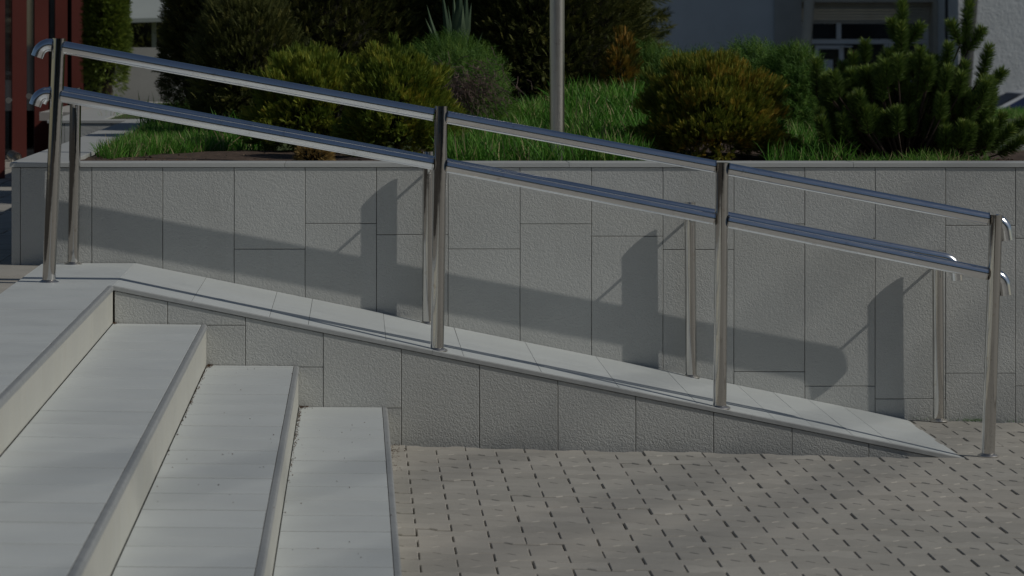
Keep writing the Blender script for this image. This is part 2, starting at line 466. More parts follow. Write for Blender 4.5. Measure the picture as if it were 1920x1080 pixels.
# body core
m = MB(); ycf = YF+.0115
m.add([(XK, ycf, -.1), (XE, ycf, -.1), (XE, ycf, zg(XE)-.0014), (XK, ycf, ZP-.0014), (XK, YW+.0085, -.1), (XE, YW+.0085, -.1), (XE, YW+.0085, zg(XE)-.0014), (XK, YW+.0085, ZP-.0014)],
      [(0,1,2,3),(4,7,6,5),(3,2,6,7),(0,3,7,4),(1,5,6,2)]); m.build('ramp_core', M['tile_grout'], ramp)
slopev = Vector((1, 0, -SL)).normalized(); nrm = Vector((SL, 0, 1)).normalized()
LR = (XE-XK)/slopev.x
base = Vector((XK, 0, ZP))
s = 0; step = 0
rows = [(YF+TR+.001, YF+TR+.615), (YF+TR+.615, YW-.0015)]
while s < LR-.01:
    d = random.choice((.305, .305, .1525)); s1 = min(s+d, LR)
    if LR - s1 < .1: s1 = LR
    for (ya, yb_) in rows:
        m = MB(); gg = .0007; zj = random.gauss(0, .0002)
        m.slab([(s+gg, ya+.0003), (s1-gg, ya+.0003), (s1-gg, yb_-.0003), (s+gg, yb_-.0003)],
               lambda u, v, w: base + slopev*u + Vector((0, v, 0)) + nrm*(w-.012+zj), .012, .0006)
        m.build('ramp_tile', M['tile'], ramp)
    s = s1
# edge trim along the ramp side
s = 0
for s0, s1 in ((0, 1.25), (1.25, 2.5), (2.5, LR+.01)):
    m = MB()
    m.slab([(s0+.0004, YF-.004), (s1-.0004, YF-.004), (s1-.0004, YF+TR), (s0+.0004, YF+TR)],
           lambda u, v, w: base + slopev*u + Vector((0, v, 0)) + nrm*(w-.0165), .0172, .0025); m.build('edge_trim', M['ramp_trim'], ramp)
# side tiles
ce = [214.5, 314, 460, 606, 752.5, 899, 1046, 1192, 1338, 1485, 1629, 1775]
hb = {1: 610, 2: 688.5, 3: 765.5}
for i in range(len(ce)-1):
    x0, x1 = fx(ce[i]), fx(ce[i+1])
    t = (zramp(x0)-.0180, zramp(x1)-.0180)
    bt = (zg(x0)-.02, zg(x1)-.02)
    if t[1] <= bt[1]+.004: t = (t[0], bt[1]+.006)
    if i == 0: bt = (.36, .36)
    if i in hb:
        z = fz(hb[i]); wtile(x0, x1, z, z, ramp, M['side'], YF+.011, top=t)
        low = {1: fz(700), 2: fz(775), 3: zg(0)-.03}[i]
        wtile(x0, x1, low, z, ramp, M['side'], YF+.011, bot=(low, low), top=(z, z))
    else: wtile(x0, x1, 0, 0, ramp, M['side'], YF+.011, top=t, bot=bt)

# ------------------------------------------------------------------ stairs
st = empty('staircase', (-.3, 9, 0), 'flight of wide cream tiled steps descending to the right beside the ramp', 'steps')
YS0 = 4.9
NW = .018; NH = .020
xr = [XK, fx(388), fx(560.5), fx(726)]       # riser faces
zt_ = [ZP, .528, .368, .2085]
tread = [(-1.322, xr[0], ZP, ZP), (xr[0], xr[1], .531, .526), (xr[1], xr[2], .370, .367), (xr[2], xr[3], .2105, .2085)]
for i, (x0, x1, za, zb) in enumerate(tread):
    ytop = YW-.002 if i == 0 else YF-.0005
    xl = x0 + (0 if i == 0 else .0005)
    # tread core
    xa_, xb_, ye_ = (x0+.002), x1-.0125, (YW+.006) if i == 0 else YF+.009
    m = MB(); ta_, tb_ = za-.0008, zb-.0008
    m.add([(xa_, YS0, -.1), (xb_, YS0, -.1), (xb_, ye_, -.1), (xa_, ye_, -.1), (xa_, YS0, ta_), (xb_, YS0, tb_), (xb_, ye_, tb_), (xa_, ye_, ta_)], [(0,3,2,1),(4,5,6,7),(0,1,5,4),(1,2,6,5),(2,3,7,6),(3,0,4,7)]); m.build('step_core', M['tile_grout'], st)
    xe = x1-NW-.0024
    Yj = [YS0]
    y = 11.63 - .302*22
    while y < ytop-.1:
        if y > YS0+.1: Yj.append(y+ i*.04)
        y += .302
    Yj.append(ytop)
    for a, b in zip(Yj[:-1], Yj[1:]):
        right = xe
        if i == 0 and a > YF-.05: right = x1-.0007
        bb = b
        if i == 0 and a < YF < b:   # tile cut where the nosing ends
            m = MB(); m.slab([(xl+.0005, a+.0007), (xe, a+.0007), (xe, YF), (x1-.0007, YF), (x1-.0007, b-.0007), (xl+.0005, b-.0007)], lambda u, v, w: (u, v, ZP-.010+w), .010, .0006)
            m.build('tread_tile', M['tile'], st); continue
        m = MB(); zj = random.gauss(0, .0002)
        def to3(u, v, w): return (u, v, za+(zb-za)*(u-x0)/(x1-x0)-.010+w+zj)
        m.slab([(xl, a+.0036), (right, a+.0036), (right, bb-.0036), (xl, bb-.0036)], to3, .010, .0010)
        m.build('tread_tile', M['tile'], st)
    # nosing strip
    y = YS0
    zn = zb+.0008
    segs = [YS0, 7.4, 9.75, YF-.0012] if i != 2 else [YS0, 8.6, 11.0, YF-.0012]
    for a, b in zip(segs[:-1], segs[1:]):
        m = MB()
        m.slab([(x1-NW, zn-NH), (x1, zn-NH), (x1+.001, zn-.006), (x1-.0035, zn-.0008), (x1-.008, zn), (x1-NW, zn)], lambda u, v, w: (u, a+.0006+w, v), b-a-.0012, .0003)
        m.build('nosing_strip', M['trim'], st)
    # riser tiles
    zlow = tread[i+1][2]+.001 if i < 3 else zg(0)-.02
    y = 11.78 - .604*12 + .1*i
    Yr = [YS0] + [yy for yy in np.arange(11.78-.604*12+.1*i, YF-.08, .604) if yy > YS0+.1] + [YF-.0012]
    for a, b in zip(Yr[:-1], Yr[1:]):
        m = MB(); m.slab([(a+.0005, zlow), (b-.0005, zlow), (b-.0005, zn-NH-.0004), (a+.0005, zn-NH-.0004)], lambda u, v, w: (x1-.012+w, u, v), .010, .0005)
        m.build('riser_tile', M['riser'], st)

# ------------------------------------------------------------------ railings
def arc(p0, d0, ang, r, n=8, axis_sign=1):
    """bend in the XZ plane starting at p0 in direction d0 (XZ), turning by ang (radians, + = clockwise seen from the camera)"""
    out = []; p = Vector(p0); a0 = math.atan2(d0[2], d0[0]); L = r*abs(ang)/n
    for i in range(n):
        a = a0 - ang*(i+.5)/n; p = p + Vector((math.cos(a), 0, math.sin(a)))*L; out.append(p.copy())
    return out
FR = empty('handrail', (.7, 12.12, 0), 'polished steel handrail with two pipes and four posts along the open edge of the ramp', 'railing')
fp = [dict(Y=12.255, b=(91.5, 527), t=(111, 73)), dict(Y=12.13, b=(819.5, 655), t=(827.5, 200)),
      dict(Y=12.115, b=(1349.5, 763), t=(1354, 306)), dict(Y=12.11, b=(1852.5, 853), t=(1867.5, 404))]
def post(parent, b, t, r, name='post'):
    """leaning tube with flange and cap"""
    m = MB(); m.tube([b, b+(t-b)*.5, t], r, 32); p = m.build(name, M['steel_post'], parent, True)
    m = MB(); d = (t-b).normalized(); m.tube([t+d*.0002, t+d*.0022], r*1.02, 32); m.build('cap', M['steel_post'], p, True)
    m = MB(); m.lathe(b, [(r*1.62, .0005), (r*1.62, .003), (r*1.45, .0075), (r*1.2, .010), (r*1.02, .0135)], 36)
    m.build('base_flange', M['pole'], p, True)
    return p
for q in fp:
    Y = q['Y']; b = at(*q['b'], Y); 
    zb = ZP if b.x < XK else max(zramp(b.x), zg(b.x))
    b.z = zb-.004 if zb > .1 else zg(b.x)+.002
    t = at(*q['t'], Y); t.y = Y; q['B'], q['T'] = b, t
    post(FR, b, t, .0256)
def rail(parent, ys, xs_px, r, endL, endR, name='upper_rail'):
    pts = [at(px, py, Y) for (px, py), Y in zip(ys, xs_px)]
    return pts
upp = [at(107, 86.5, 12.255), at(826, 217.5, 12.13), at(1353, 315, 12.115), at(1865, 413, 12.11)]
low = [at(103, 177.5, 12.255), at(825, 309, 12.13), at(1352, 412.5, 12.115), at(1863, 515.5, 12.11)]
def dense(pts, n=6):
    out = []
    for a, b in zip(pts[:-1], pts[1:]):
        for i in range(n): out.append(a+(b-a)*i/n)
    return out+[pts[-1]]
for nm, P in (('upper_rail', upp), ('lower_rail', low)):
    for i in range(3):
        d = (P[i+1]-P[i])
        u_ = d.normalized()*.0250; m = MB(); m.tube([P[i]+u_, P[i]+d*.33, P[i]+d*.66, P[i+1]-u_], 0.0246, 40); o = m.build(nm, M['steel_rail'], FR, True)
        for e, sg in ((P[i], 1), (P[i+1], -1)):      # weld beads at the posts
            c = e + d.normalized()*sg*.0268; m = MB()
            m.tube([c-d.normalized()*.0022, c, c+d.normalized()*.0022], .0258, 32); m.build('weld_bead', M['steel_post'], o, True)
    dl = (P[0]-P[1]).normalized(); q0 = P[0]+Vector((0, .007, 0)); s0 = q0+dl*.022; A_ = arc(s0, dl, -math.radians(84), .046, 10)
    m = MB(); m.tube([q0+dl*.018, s0]+A_+[A_[-1]+(A_[-1]-A_[-2]).normalized()*.014], .0245, 36, hollow=True); m.build('bent_end', M['steel_rail'], FR, True)
    dr = (P[3]-P[2]).normalized(); q0 = P[3]+Vector((0, .012, 0)); s0 = q0+dr*.008; A_ = arc(s0, dr, math.radians(74), .046, 10)
    m = MB(); m.tube([q0+dr*.002, s0]+A_+[A_[-1]+(A_[-1]-A_[-2]).normalized()*.036], .0245, 36, hollow=True); m.build('bent_end', M['steel_rail'], FR, True)

BR = empty('handrail', (.4, 13.2, 0), 'single pipe steel handrail on four shorter posts close against the grey wall', 'railing')
YP, YRl = 13.22, 13.12
bp = [((137, 490), (142, 165.5)), ((802, 605), (803, 285)), ((1296, 705), (1293.5, 380)), ((1760, 794), (1758, 469.5))]
def ybr(px): return 174 + .188*(px-124)
for k, (b, t) in enumerate(bp):
    B = at(*b, YP); T = at(*t, YP); B.z = (max(zramp(B.x), zg(B.x)) if B.x > XK else ZP) + (-.003 if k < 3 else .002)
    post(BR, B, T, .0240)
    px = t[0]; Rz = CH-(ybr(px)-PY)*YRl/FPX; zr = Rz-.050
    m = MB(); c = [Vector((T.x, YW-.001, zr)), Vector((T.x, YRl+.03, zr)), Vector((T.x, YRl+.012, zr+.004)), Vector((T.x, YRl+.002, zr+.014)), Vector((T.x, YRl, zr+.032))]
    m.tube(c, .0062, 14); o = m.build('wall_bracket', M['steel_post'], BR, True)
RB_ = None
a, b = at(112, ybr(112), YRl), at(1768, ybr(1768), YRl); d = (b-a).normalized(); RB_ = arc(b+d*.004, d, math.radians(78), .066, 10)
m = MB(); m.tube(list(reversed(arc(a, -d, -math.radians(80), .07, 9)))+[a+(b-a)*i/8 for i in range(9)]+RB_+[RB_[-1]+(RB_[-1]-RB_[-2]).normalized()*.030], .0250, 40, hollow=True)
m.build('rail', M['steel_rail'], BR, True)

# steel lamp pole standing in the bed
pb = at(1044.5, 300, 13.78); pb.z = 1.06; pt = at(1043, -1500, 13.78); pt.x = pb.x
LP = empty('lamp_pole', pb, 'round grey steel pole rising out of the bed behind the wall between the bushes', 'pole')
m = MB(); m.tube([pb, pb+Vector((0,0,1)), pt], .0325, 32); m.build('pole_shaft', M['pole'], LP, True)
m = MB(); m.tube([pt, pt+Vector((0,0,.12)), pt+Vector((-.5,-.15,.25))], .025, 16); m.build('lamp_arm', M['pole'], LP, True)
m = MB(); q = pt+Vector((-.5,-.15,.25)); m.box(q+Vector((-.35,-.1,-.05)), q+Vector((.02,.1,.03))); m.build('lamp_head', M['pole'], LP)

# ------------------------------------------------------------------ vegetation helpers
def instanced(name, tv, tf, pos, D, scale, tint, mat, parent, roll=None, **kw):
    """merge many copies of a small leaf template into ONE mesh (numpy)"""
    tv = np.asarray(tv, float); tf = np.asarray(tf, int); n = len(pos)
    D = D/np.linalg.norm(D, axis=1, keepdims=True)
    a = rng.normal(size=(n, 3)); Nn = np.cross(D, a); Nn /= np.linalg.norm(Nn, axis=1, keepdims=True); R = np.cross(Nn, D)
    sc_ = np.broadcast_to(np.asarray(scale, float).reshape(-1, 1, 1), (n, 1, 1))
    V = pos[:, None, :] + sc_*(tv[None, :, 0:1]*R[:, None, :] + tv[None, :, 1:2]*D[:, None, :] + tv[None, :, 2:3]*Nn[:, None, :])
    V = V.reshape(-1, 3); F = (tf[None] + (np.arange(n)*len(tv))[:, None, None]).reshape(-1, 3)
    org = Vector((V[:,0].mean(), V[:,1].mean(), V[:,2].min()))
    me = bpy.data.meshes.new(name); me.vertices.add(len(V)); me.vertices.foreach_set('co', (V-np.array(org)).astype(np.float32).ravel())
    me.loops.add(F.size); me.loops.foreach_set('vertex_index', F.astype(np.int32).ravel())
    me.polygons.add(len(F)); me.polygons.foreach_set('loop_start', np.arange(0, F.size, 3, dtype=np.int32)); me.polygons.foreach_set('loop_total', np.full(len(F), 3, dtype=np.int32))
    me.update(calc_edges=True)
    at_ = me.attributes.new('tint', 'FLOAT', 'POINT'); at_.data.foreach_set('value', np.repeat(np.clip(tint, 0, 1), len(tv)).astype(np.float32))
    me.materials.append(mat); o = bpy.data.objects.new(name, me); col.objects.link(o)
    if parent is not None: o.parent = parent; o.location = org - wloc(parent)
    else: o.location = org
    return tag(o, kw.get('label'), kw.get('cat'), kw.get('group'), kw.get('kind'))
def tmpl_spray(nl=5, w=.07, sp=.30):
    """flat scaly spray: stem with alternate leaflets"""
    v = [(-.025, 0, 0), (.025, 0, 0), (0, 1, .04)]; f = [(0, 1, 2)]
    for i in range(nl):
        y = .15+.7*i/nl
        for sg in (-1, 1):
            k = len(v); L = sp*(1-.5*i/nl)
            v += [(0, y, 0), (sg*L*.72, y+.20, .03), (sg*L, y+.40, -.02), ]
            f += [(k, k+1, k+2)]
            k = len(v); v += [(0, y+.08, 0), (sg*L*.30, y+.16, .05), (sg*L*.55, y+.42, .0)]; f += [(k, k+1, k+2)]
    return v, f
def tmpl_needles(n=14, L=.5, w=.02, spread=.9):
    v = []; f = []
    for i in range(n):
        a = i*2.4; y = i/n
        dx, dz = math.cos(a)*spread, math.sin(a)*spread
        k = len(v); v += [(-w*dz, y, w*dx), (w*dz, y, -w*dx), (dx*L, y+L*.55, dz*L)]; f.append((k, k+1, k+2))
    return v, f
def blob(center, rad, lump=.12, seed=0, sub=3):
    import bmesh
    bm = bmesh.new(); bmesh.ops.create_icosphere(bm, subdivisions=sub, radius=1)
    for v in bm.verts:
        n = v.co.normalized(); k = 1+lump*2*(mnoise.noise(n*2.3+Vector((seed, seed*1.7, 0))))
        v.co = Vector((n.x*rad[0]*k, n.y*rad[1]*k, n.z*rad[2]*k))+Vector(center)
    m = MB(); bm.verts.index_update(); m.add([v.co.copy() for v in bm.verts], [[v.index for v in f.verts] for f in bm.faces]); bm.free(); return m
SPR = tmpl_spray(5); SPR3 = tmpl_spray(3, sp=.36); NDL = tmpl_needles(16, .42, .022, .8)
def shell_dirs(n, zmin=-.35):
    m_ = int(n*2/(1-zmin)) if zmin > -1 else n
    i_ = np.arange(m_)+.5; z = 1-2*i_/m_; ph = i_*2.399963; q = np.sqrt(1-z*z)
    d = np.stack([q*np.cos(ph), q*np.sin(ph), z], 1) + rng.normal(size=(m_, 3))*.55/math.sqrt(m_)
    d /= np.linalg.norm(d, axis=1, keepdims=True); return d[d[:, 2] > zmin]
def lumpy(d, seed, amt, fr=3.0):
    return np.array([1+amt*2*mnoise.noise(Vector(x)*fr+Vector((seed*3.1, seed, 0))) for x in d])
def shrub(label, cpx, base_px_y, Y, w, h, mat, nclump, nper, size, tmpl, name='thuja_shrub', cat='shrub', group=None, seed=1,
          up=.7, out=.8, zmin=-.85, spread=.16, lump=.12, core=.80, depth=None, tintf=None, stem=True):
    c0 = at(cpx, base_px_y, Y); gz = min(zt(c0.x, Y), c0.z) if Y < 46 else -.65
    root = empty(name, (c0.x, Y, gz), label, cat, group)
    depth = depth or w
    c = np.array([c0.x, Y, c0.z + h*.48]); rad = np.array([w/2, depth/2, h*.53])
    d = shell_dirs(nclump, zmin); k = lumpy(d, seed, lump)
    cc = d*k[:, None]
    per = np.repeat(np.arange(len(d)), nper)
    off = rng.normal(size=(len(per), 3))*spread
    p = cc[per]*rng.uniform(.72, 1.0, (len(per), 1))**.7 + off*np.array([1, 1, 1])
    rr = np.linalg.norm(p, axis=1); p = p*np.minimum(1, 1.04*k[per]/np.maximum(rr, .01))[:, None]
    low_ = np.clip(-p[:, 2:3], 0, 1); p = p*np.concatenate([1+low_*.45, 1+low_*.45, np.ones_like(low_)], 1)
    P = c + p*rad*(1-size*.5/max(rad.max(), .01)); P[:, 2] = np.maximum(P[:, 2], gz+.004)
    Dn = d[per]*out + np.array([0, 0, up]) + off*1.6 + rng.normal(size=off.shape)*.25
    base_t = rng.uniform(.1, .9, len(d))[per]*.5 + rng.uniform(0, .5, len(per))
    if tintf is not None: base_t = tintf(p, base_t)
    S = size*rng.uniform(.65, 1.25, len(per))
    instanced('foliage', *tmpl, P, Dn, S, base_t, mat, root)
    m = blob(c-np.array([0, 0, h*.03]), rad*core*np.array([1, 1, .95]), lump*.8, seed, 3); m.build('shade_filler', M['dark_core'], root, True)  # solid dark blob stops see-through, its colour stands in for inner shade
    if stem:
        m = MB(); m.tube([(c[0], Y, gz-.03), (c[0]+.01, Y, c0.z+h*.35)], .018*max(1, h/.5), 8, r1=.008); m.build('stem', M['bark'], root, True)
    return root
G_thuja = mat_leaf('golden_thuja_leaf', [(0, (0.077, 0.132, 0.024)), (.45, (0.220, 0.297, 0.044)), (.8, (0.429, 0.440, 0.066)), (1, (0.572, 0.440, 0.077))])
G_thuja2 = mat_leaf('bronze_thuja_leaf', [(0, (0.092, 0.127, 0.025)), (.45, (0.218, 0.265, 0.040)), (.75, (0.483, 0.380, 0.063)), (1, (0.700, 0.402, 0.092))])
G_dark = mat_leaf('dark_conifer_leaf', [(0, (0.038, 0.051, 0.016)), (.6, (0.115, 0.128, 0.035)), (1, (0.297, 0.270, 0.074))], .6, .15)
G_mid = mat_leaf('mid_conifer_leaf', [(0, (.06, .10, .02)), (.6, (.19, .26, .045)), (1, (.38, .43, .07))])
G_jun = mat_leaf('juniper_leaf', [(0, (0.036, 0.096, 0.017)), (.6, (0.120, 0.240, 0.042)), (1, (0.288, 0.384, 0.072))])
G_pine = mat_leaf('mountain_pine_needle', [(0, (0.072, 0.124, 0.031)), (.6, (0.195, 0.299, 0.065)), (1, (0.650, 0.700, 0.156))], .45, .15)
G_grass = mat_leaf('grass_blade', [(0, (.11, .15, .03)), (.15, (.06, .18, .025)), (.7, (.13, .34, .045)), (.93, (.24, .44, .08)), (1, (.56, .48, .26))], .5, .35)
G_orange = mat_leaf('orange_dead_thuja_leaf', [(0, (.05, .08, .02)), (.35, (.12, .13, .03)), (.6, (.34, .22, .04)), (1, (.56, .30, .07))])
G_iris = mat_leaf('strap_leaf', [(0, (.08, .13, .08)), (1, (.18, .25, .15))], .45, .3)
G_tan = mat_leaf('tan_dead_thuja', [(0, (.25, .17, .06)), (1, (.62, .45, .17))])
G_twig = mat_plain('bare_twigs', (.24, .17, .145), .9, 0, .3, 60)

# ------------------------------------------------------------------ shrubs behind the wall
shrub('rounded golden green thuja behind the steel rail, left of the middle front post', 592, 292, 15.2, .58, .50, G_thuja, 165, 84, .037, SPR, seed=2, lump=.2, core=.56, spread=.062)
shrub('golden green thuja ball touching the middle front post, in front of the juniper', 742, 303, 14.45, .47, .51, G_thuja, 170, 84, .034, SPR, seed=5, up=.75, spread=.065, lump=.2, core=.56)
shrub('bronze tipped thuja ball behind the wall to the right of the steel pole', 1338, 303, 14.35, .60, .47, G_thuja2, 200, 84, .036, SPR, seed=8, up=.85, spread=.062, lump=.22, core=.54)
shrub('small yellow brown thuja tuft at the wall edge below the rails', 590, 306, 13.66, .15, .085, G_tan, 40, 24, .026, SPR, seed=9, name='thuja_tuft', stem=False)
# dark conifers
shrub('tall dark conifer beside the grass strip at the left of the bed', 388, 255, 19.0, .44, 1.5, G_dark, 170, 60, .062, SPR3, name='conifer', cat='conifer', seed=3, zmin=-.6)
shrub('broad very dark conifer filling the background above the left rail', 600, 262, 18.2, 1.25, 1.35, G_dark, 330, 60, .062, SPR3, name='conifer', cat='conifer', seed=4, zmin=-.6, lump=.16)
shrub('low black green conifer between the tall ones and the golden thuja', 468, 275, 16.8, .55, .80, G_dark, 120, 60, .055, SPR3, name='conifer', cat='conifer', seed=14, zmin=-.6, lump=.16)
shrub('dark conifer standing behind the steel pole', 1020, 262, 18.0, 1.05, 1.45, G_dark, 330, 60, .062, SPR3, name='conifer', cat='conifer', seed=6, zmin=-.6, lump=.15)
shrub('dark conifer in the gap behind the strap leaves', 838, 240, 21.0, .95, 1.5, G_dark, 170, 55, .075, SPR3, name='conifer', cat='conifer', seed=16, zmin=-.6)
shrub('narrow orange tinged thuja at the right edge of the dark conifer behind the pole', 1164, 254, 17.3, .19, .55, G_orange, 34, 34, .05, SPR, seed=7, up=.6, lump=.4, spread=.16, core=.5)
# column thuja far left, hedge behind
shrub('tall column thuja right of the red slats', 200, 196, 27, .31, 1.9, G_mid, 230, 55, .06, SPR3, name='column_thuja', cat='conifer', seed=21, zmin=-.7, lump=.08)
HG = []
for i, (px, Y, w, h) in enumerate([(285, 45, 2.4, 3.2), (475, 34, 1.6, 1.9), (700, 30, 2.6, 3.2), (930, 30, 2.2, 3.2), (1090, 30, 1.3, 3.4)]):
    lab = ['dark hedge tree seen under the pale canopy', 'dark tree far behind the conifers at the left of the bed', 'dark tree far behind the broad conifer',
           'dark tree far behind the strap leaves', 'dark tree far behind the steel pole'][i]
    shrub(lab, px, 200, Y, w, h, G_dark, 200, 24, .17, SPR3, name='background_tree', cat='tree', seed=30+i, zmin=-.7, group='dark trees behind the bed')
# junipers
shrub('feathery green juniper with bare brown twigs at its right side', 842, 272, 16.0, .56, .52, G_jun, 190, 40, .060, NDL, name='juniper', cat='shrub', seed=11, up=.45, out=.7, spread=.2, lump=.18, core=.7)
def twigs(cx, cy, Y, w, h, n, parent):
    m = MB()
    for i in range(n):
        p = at(cx+random.gauss(0, w/2), cy+random.gauss(0, h/2), Y+random.uniform(-.05, .04)); pts = [p]; d = Vector((random.uniform(.1, 1), -.2, random.uniform(-1.1, .4))).normalized()
        for s_ in range(3): d = (d+Vector((random.gauss(0,.3), random.gauss(0,.2), random.gauss(0,.35)-.15))).normalized(); pts.append(pts[-1]+d*.022)
        m.tube(pts, .0015, 3, cap=False)
    return m.build('bare_twigs', G_twig, parent, kind='stuff')
jr = [o for o in col.objects if o.name.startswith('juniper')][0]
twigs(868, 168, 15.62, 74, 46, 620, jr)
for i, (px, py, Y, w, h, lab) in enumerate([(1225, 253, 17.5, .46, .47, 'low arching juniper directly right of the orange thuja'), (1310, 250, 18.0, .50, .43, 'low arching juniper peeking over the bronze thuja ball'),
                                       (1410, 260, 17.0, .50, .49, 'arching juniper behind the right side of the bronze thuja ball'), (1485, 266, 16.5, .34, .47, 'dark juniper between the bronze thuja and the mountain pine')]):
    shrub(lab, px, py, Y, w, h, G_jun, 120, 34, .072, NDL, name='juniper', cat='shrub', seed=40+i, up=.6, out=.55, spread=.2, lump=.2, core=.7, group='junipers behind the thuja')

# strap leaved plant
sp = empty('strap_leaf_plant', at(845, 160, 17.0), 'upright plant with long pale green strap leaves above the juniper', 'plant')
def strap(px0, py0, px1, py1, wpx, Y, bend=0.0):
    a, b = at(px0, py0, Y), at(px1, py1, Y-.03); m = MB(); n = 8; vs = []; w = wpx*Y/FPX
    for i in range(n+1):
        t = i/n; p = a.lerp(b, t); p.x += bend*math.sin(t*math.pi); ww = 1.35*w*(.5+.9*t if t < .5 else 1.9*(1-t)+.02)
        vs += [p+Vector((-ww/2, .004, 0)), p+Vector((0, -.004, 0)), p+Vector((ww/2, .004, 0))]
    fs = []
    for i in range(n):
        for k in (0, 1): q = 3*i+k; fs.append((q, q+1, q+4, q+3))
    m.add(vs, fs); o = m.build('leaf', G_iris, sp, True); a_ = o.data.attributes.new('tint', 'FLOAT', 'POINT'); v = random.random(); a_.data.foreach_set('value', [v]*len(o.data.vertices))
for args in [(850, 130, 862, -40, 17, 17, .01), (856, 130, 850, -20, 9, 17.05, 0), (862, 120, 874, -30, 12, 16.95, .01), (866, 110, 884, 5, 11, 17.1, 0), (845, 130, 800, 8, 8, 16.9, -.015),
             (842, 120, 797, 33, 7, 16.95, -.01), (848, 130, 828, -25, 10, 17, 0), (838, 120, 801, 48, 7, 17, 0), (852, 130, 840, 10, 9, 17.1, 0), (868, 125, 905, 60, 5, 17, .01), (858, 130, 868, 10, 18, 16.9, 0)]: strap(*args)

# mountain pine
pine = empty('mountain_pine', at(1690, 300, 14.3), 'bushy mountain pine with bottle brush shoots behind the right end of the wall', 'pine')
Yp = 14.2; root = at(1690, 306, Yp); root.z = 1.06
spec = [((1692, 2), (1690, 120), .0), ((1727, 48), (1700, 85), .02), ((1672, 38), (1684, 80), -.02), ((1690, 45), (1690, 120), -.05), ((1818, -5), (1806, 108), .03), ((1784, 42), (1800, 85), .0), ((1842, 55), (1815, 95), 0),
        ((1780, 84), (1770, 140), -.04), ((1856, 88), (1838, 150), .02), ((1881, 134), (1845, 172), .03), ((1531, 112), (1532, 180), .05), ((1622, 80), (1622, 120), .12), ((1600, 102), (1598, 165), 0), ((1618, 130), (1622, 190), -.1),
        ((1734, 102), (1738, 150), .1), ((1692, 118), (1688, 175), -.12), ((1578, 168), (1580, 220), -.04), ((1560, 190), (1575, 245), -.1), ((1612, 170), (1612, 230), -.12), ((1810, 118), (1800, 175), -.12), ((1760, 130), (1755, 190), .0),
        ((1705, 205), (1705, 260), -.15), ((1768, 220), (1765, 275), -.16), ((1845, 180), (1815, 215), -.04), ((1880, 215), (1862, 262), .0), ((1898, 240), (1850, 285), -.06), ((1925, 225), (1880, 255), .03), ((1920, 262), (1870, 290), .0),
        ((1545, 205), (1560, 262), .06), ((1590, 235), (1600, 285), -.14), ((1640, 215), (1640, 270), -.16), ((1660, 150), (1660, 210), -.05), ((1580, 120), (1585, 180), .08), ((1725, 160), (1725, 215), -.08), ((1790, 160), (1785, 215), -.1)]
for i in range(170):
    u = random.uniform(-1, 1); v = random.uniform(0, 1); x = 1700+u*150; y = 300-30-v*(165-60*abs(u)); spec.append(((x+u*14, y-22), (x, y+24), random.uniform(-.22, .30)))
shoots = []; mbr = MB()
for tip, bs, dy in spec:
    a = at(*bs, Yp+dy); b = at(*tip, Yp+dy-.01); shoots.append((a, b))
    mbr.tube([root+Vector((random.gauss(0, .03), 0, 0)), root.lerp(a, .5)+Vector((0, dy*.3, -.05)), a, b], .006, 5, r1=.0025)
mbr.build('branches', M['bark'], pine, True)
pos = []; Dd = []; tn = []; Ls = []
for a, b in shoots:
    ax = (b-a); L = ax.length; ax.normalize(); nn = int(300+L*3600)
    for i in range(nn):
        t = random.random()**.8; r = Vector((random.gauss(0, 1), random.gauss(0, 1), random.gauss(0, 1))); r = (r-ax*r.dot(ax)).normalized()
        p = a+ax*(t*L)+r*.003; k = .55+.9*max(0, t-.7)*3
        pos.append(p); Dd.append(r+ax*(k+random.gauss(0, .15))); tn.append(random.uniform(0, .45)+(.5*random.random() if t > .8 else 0)); Ls.append(random.uniform(.030, .050)*(.85 if t > .9 else 1))
ndt = ([(-.030, 0, 0), (.030, 0, 0), (.022, .6, .03), (-.022, .6, .03), (0, 1, .08)], [(0, 1, 2), (0, 2, 3), (3, 2, 4)])
instanced('needles', ndt[0], ndt[1], np.array(pos), np.array(Dd), np.array(Ls), np.array(tn), G_pine, pine)
for tip, bs, dy in spec[:22:3]:
    b = at(*tip, Yp+dy-.01); m = MB(); m.tube([b, b+Vector((.001, 0, .018))], .0028, 6, r1=.001); m.build('bud', M['dead'], pine, True)
m = blob(at(1700, 262, 14.38), (.27, .12, .13), .25, 5, 3); m.build('shade_filler', M['dark_core'], pine, True)  # dark blob as backing, interior shade of the pine put into its colour

# grass
BL = ([(-.024, 0, 0), (.024, 0, 0), (.019, .45, .06), (-.019, .45, .06), (.011, .8, .2), (-.011, .8, .2), (0, 1, .36)], [(0,1,2),(0,2,3),(3,2,4),(3,4,5),(5,4,6)])
def grass(name, label, x0, x1, y0, y1, n, h, test=None, dense_=1.0, flat=.35):
    x = rng.uniform(x0, x1, n); y = rng.uniform(y0, y1, n)
    if test is not None: k = test(x, y); x, y = x[k], y[k]
    nz = np.array([mnoise.noise(Vector((a*5, b*3, 0))) for a, b in zip(x, y)])
    keep = rng.random(len(x)) < np.clip(.75+nz*1.2, .12, 1); x, y, nz = x[keep], y[keep], nz[keep]
    z = np.array([zt(a, b) for a, b in zip(x, y)])-.004
    D = rng.normal(size=(len(x), 3))*flat; D[:, 2] = 1
    t = np.clip(.5+nz*.5+rng.normal(size=len(x))*.2, 0, .95); dry = rng.random(len(x)) < .10+.12*(nz < -.25); t[dry] = 1
    S = h*rng.uniform(.5, 1.25, len(x))*(1+nz*.5)
    return instanced(name, *BL, np.stack([x, y, z], 1), D, S, t, G_grass, None, label=label, kind='stuff')
def pxin(a, b):
    return lambda x, y: ((PX+x*FPX/y) > a) & ((PX+x*FPX/y) < b)
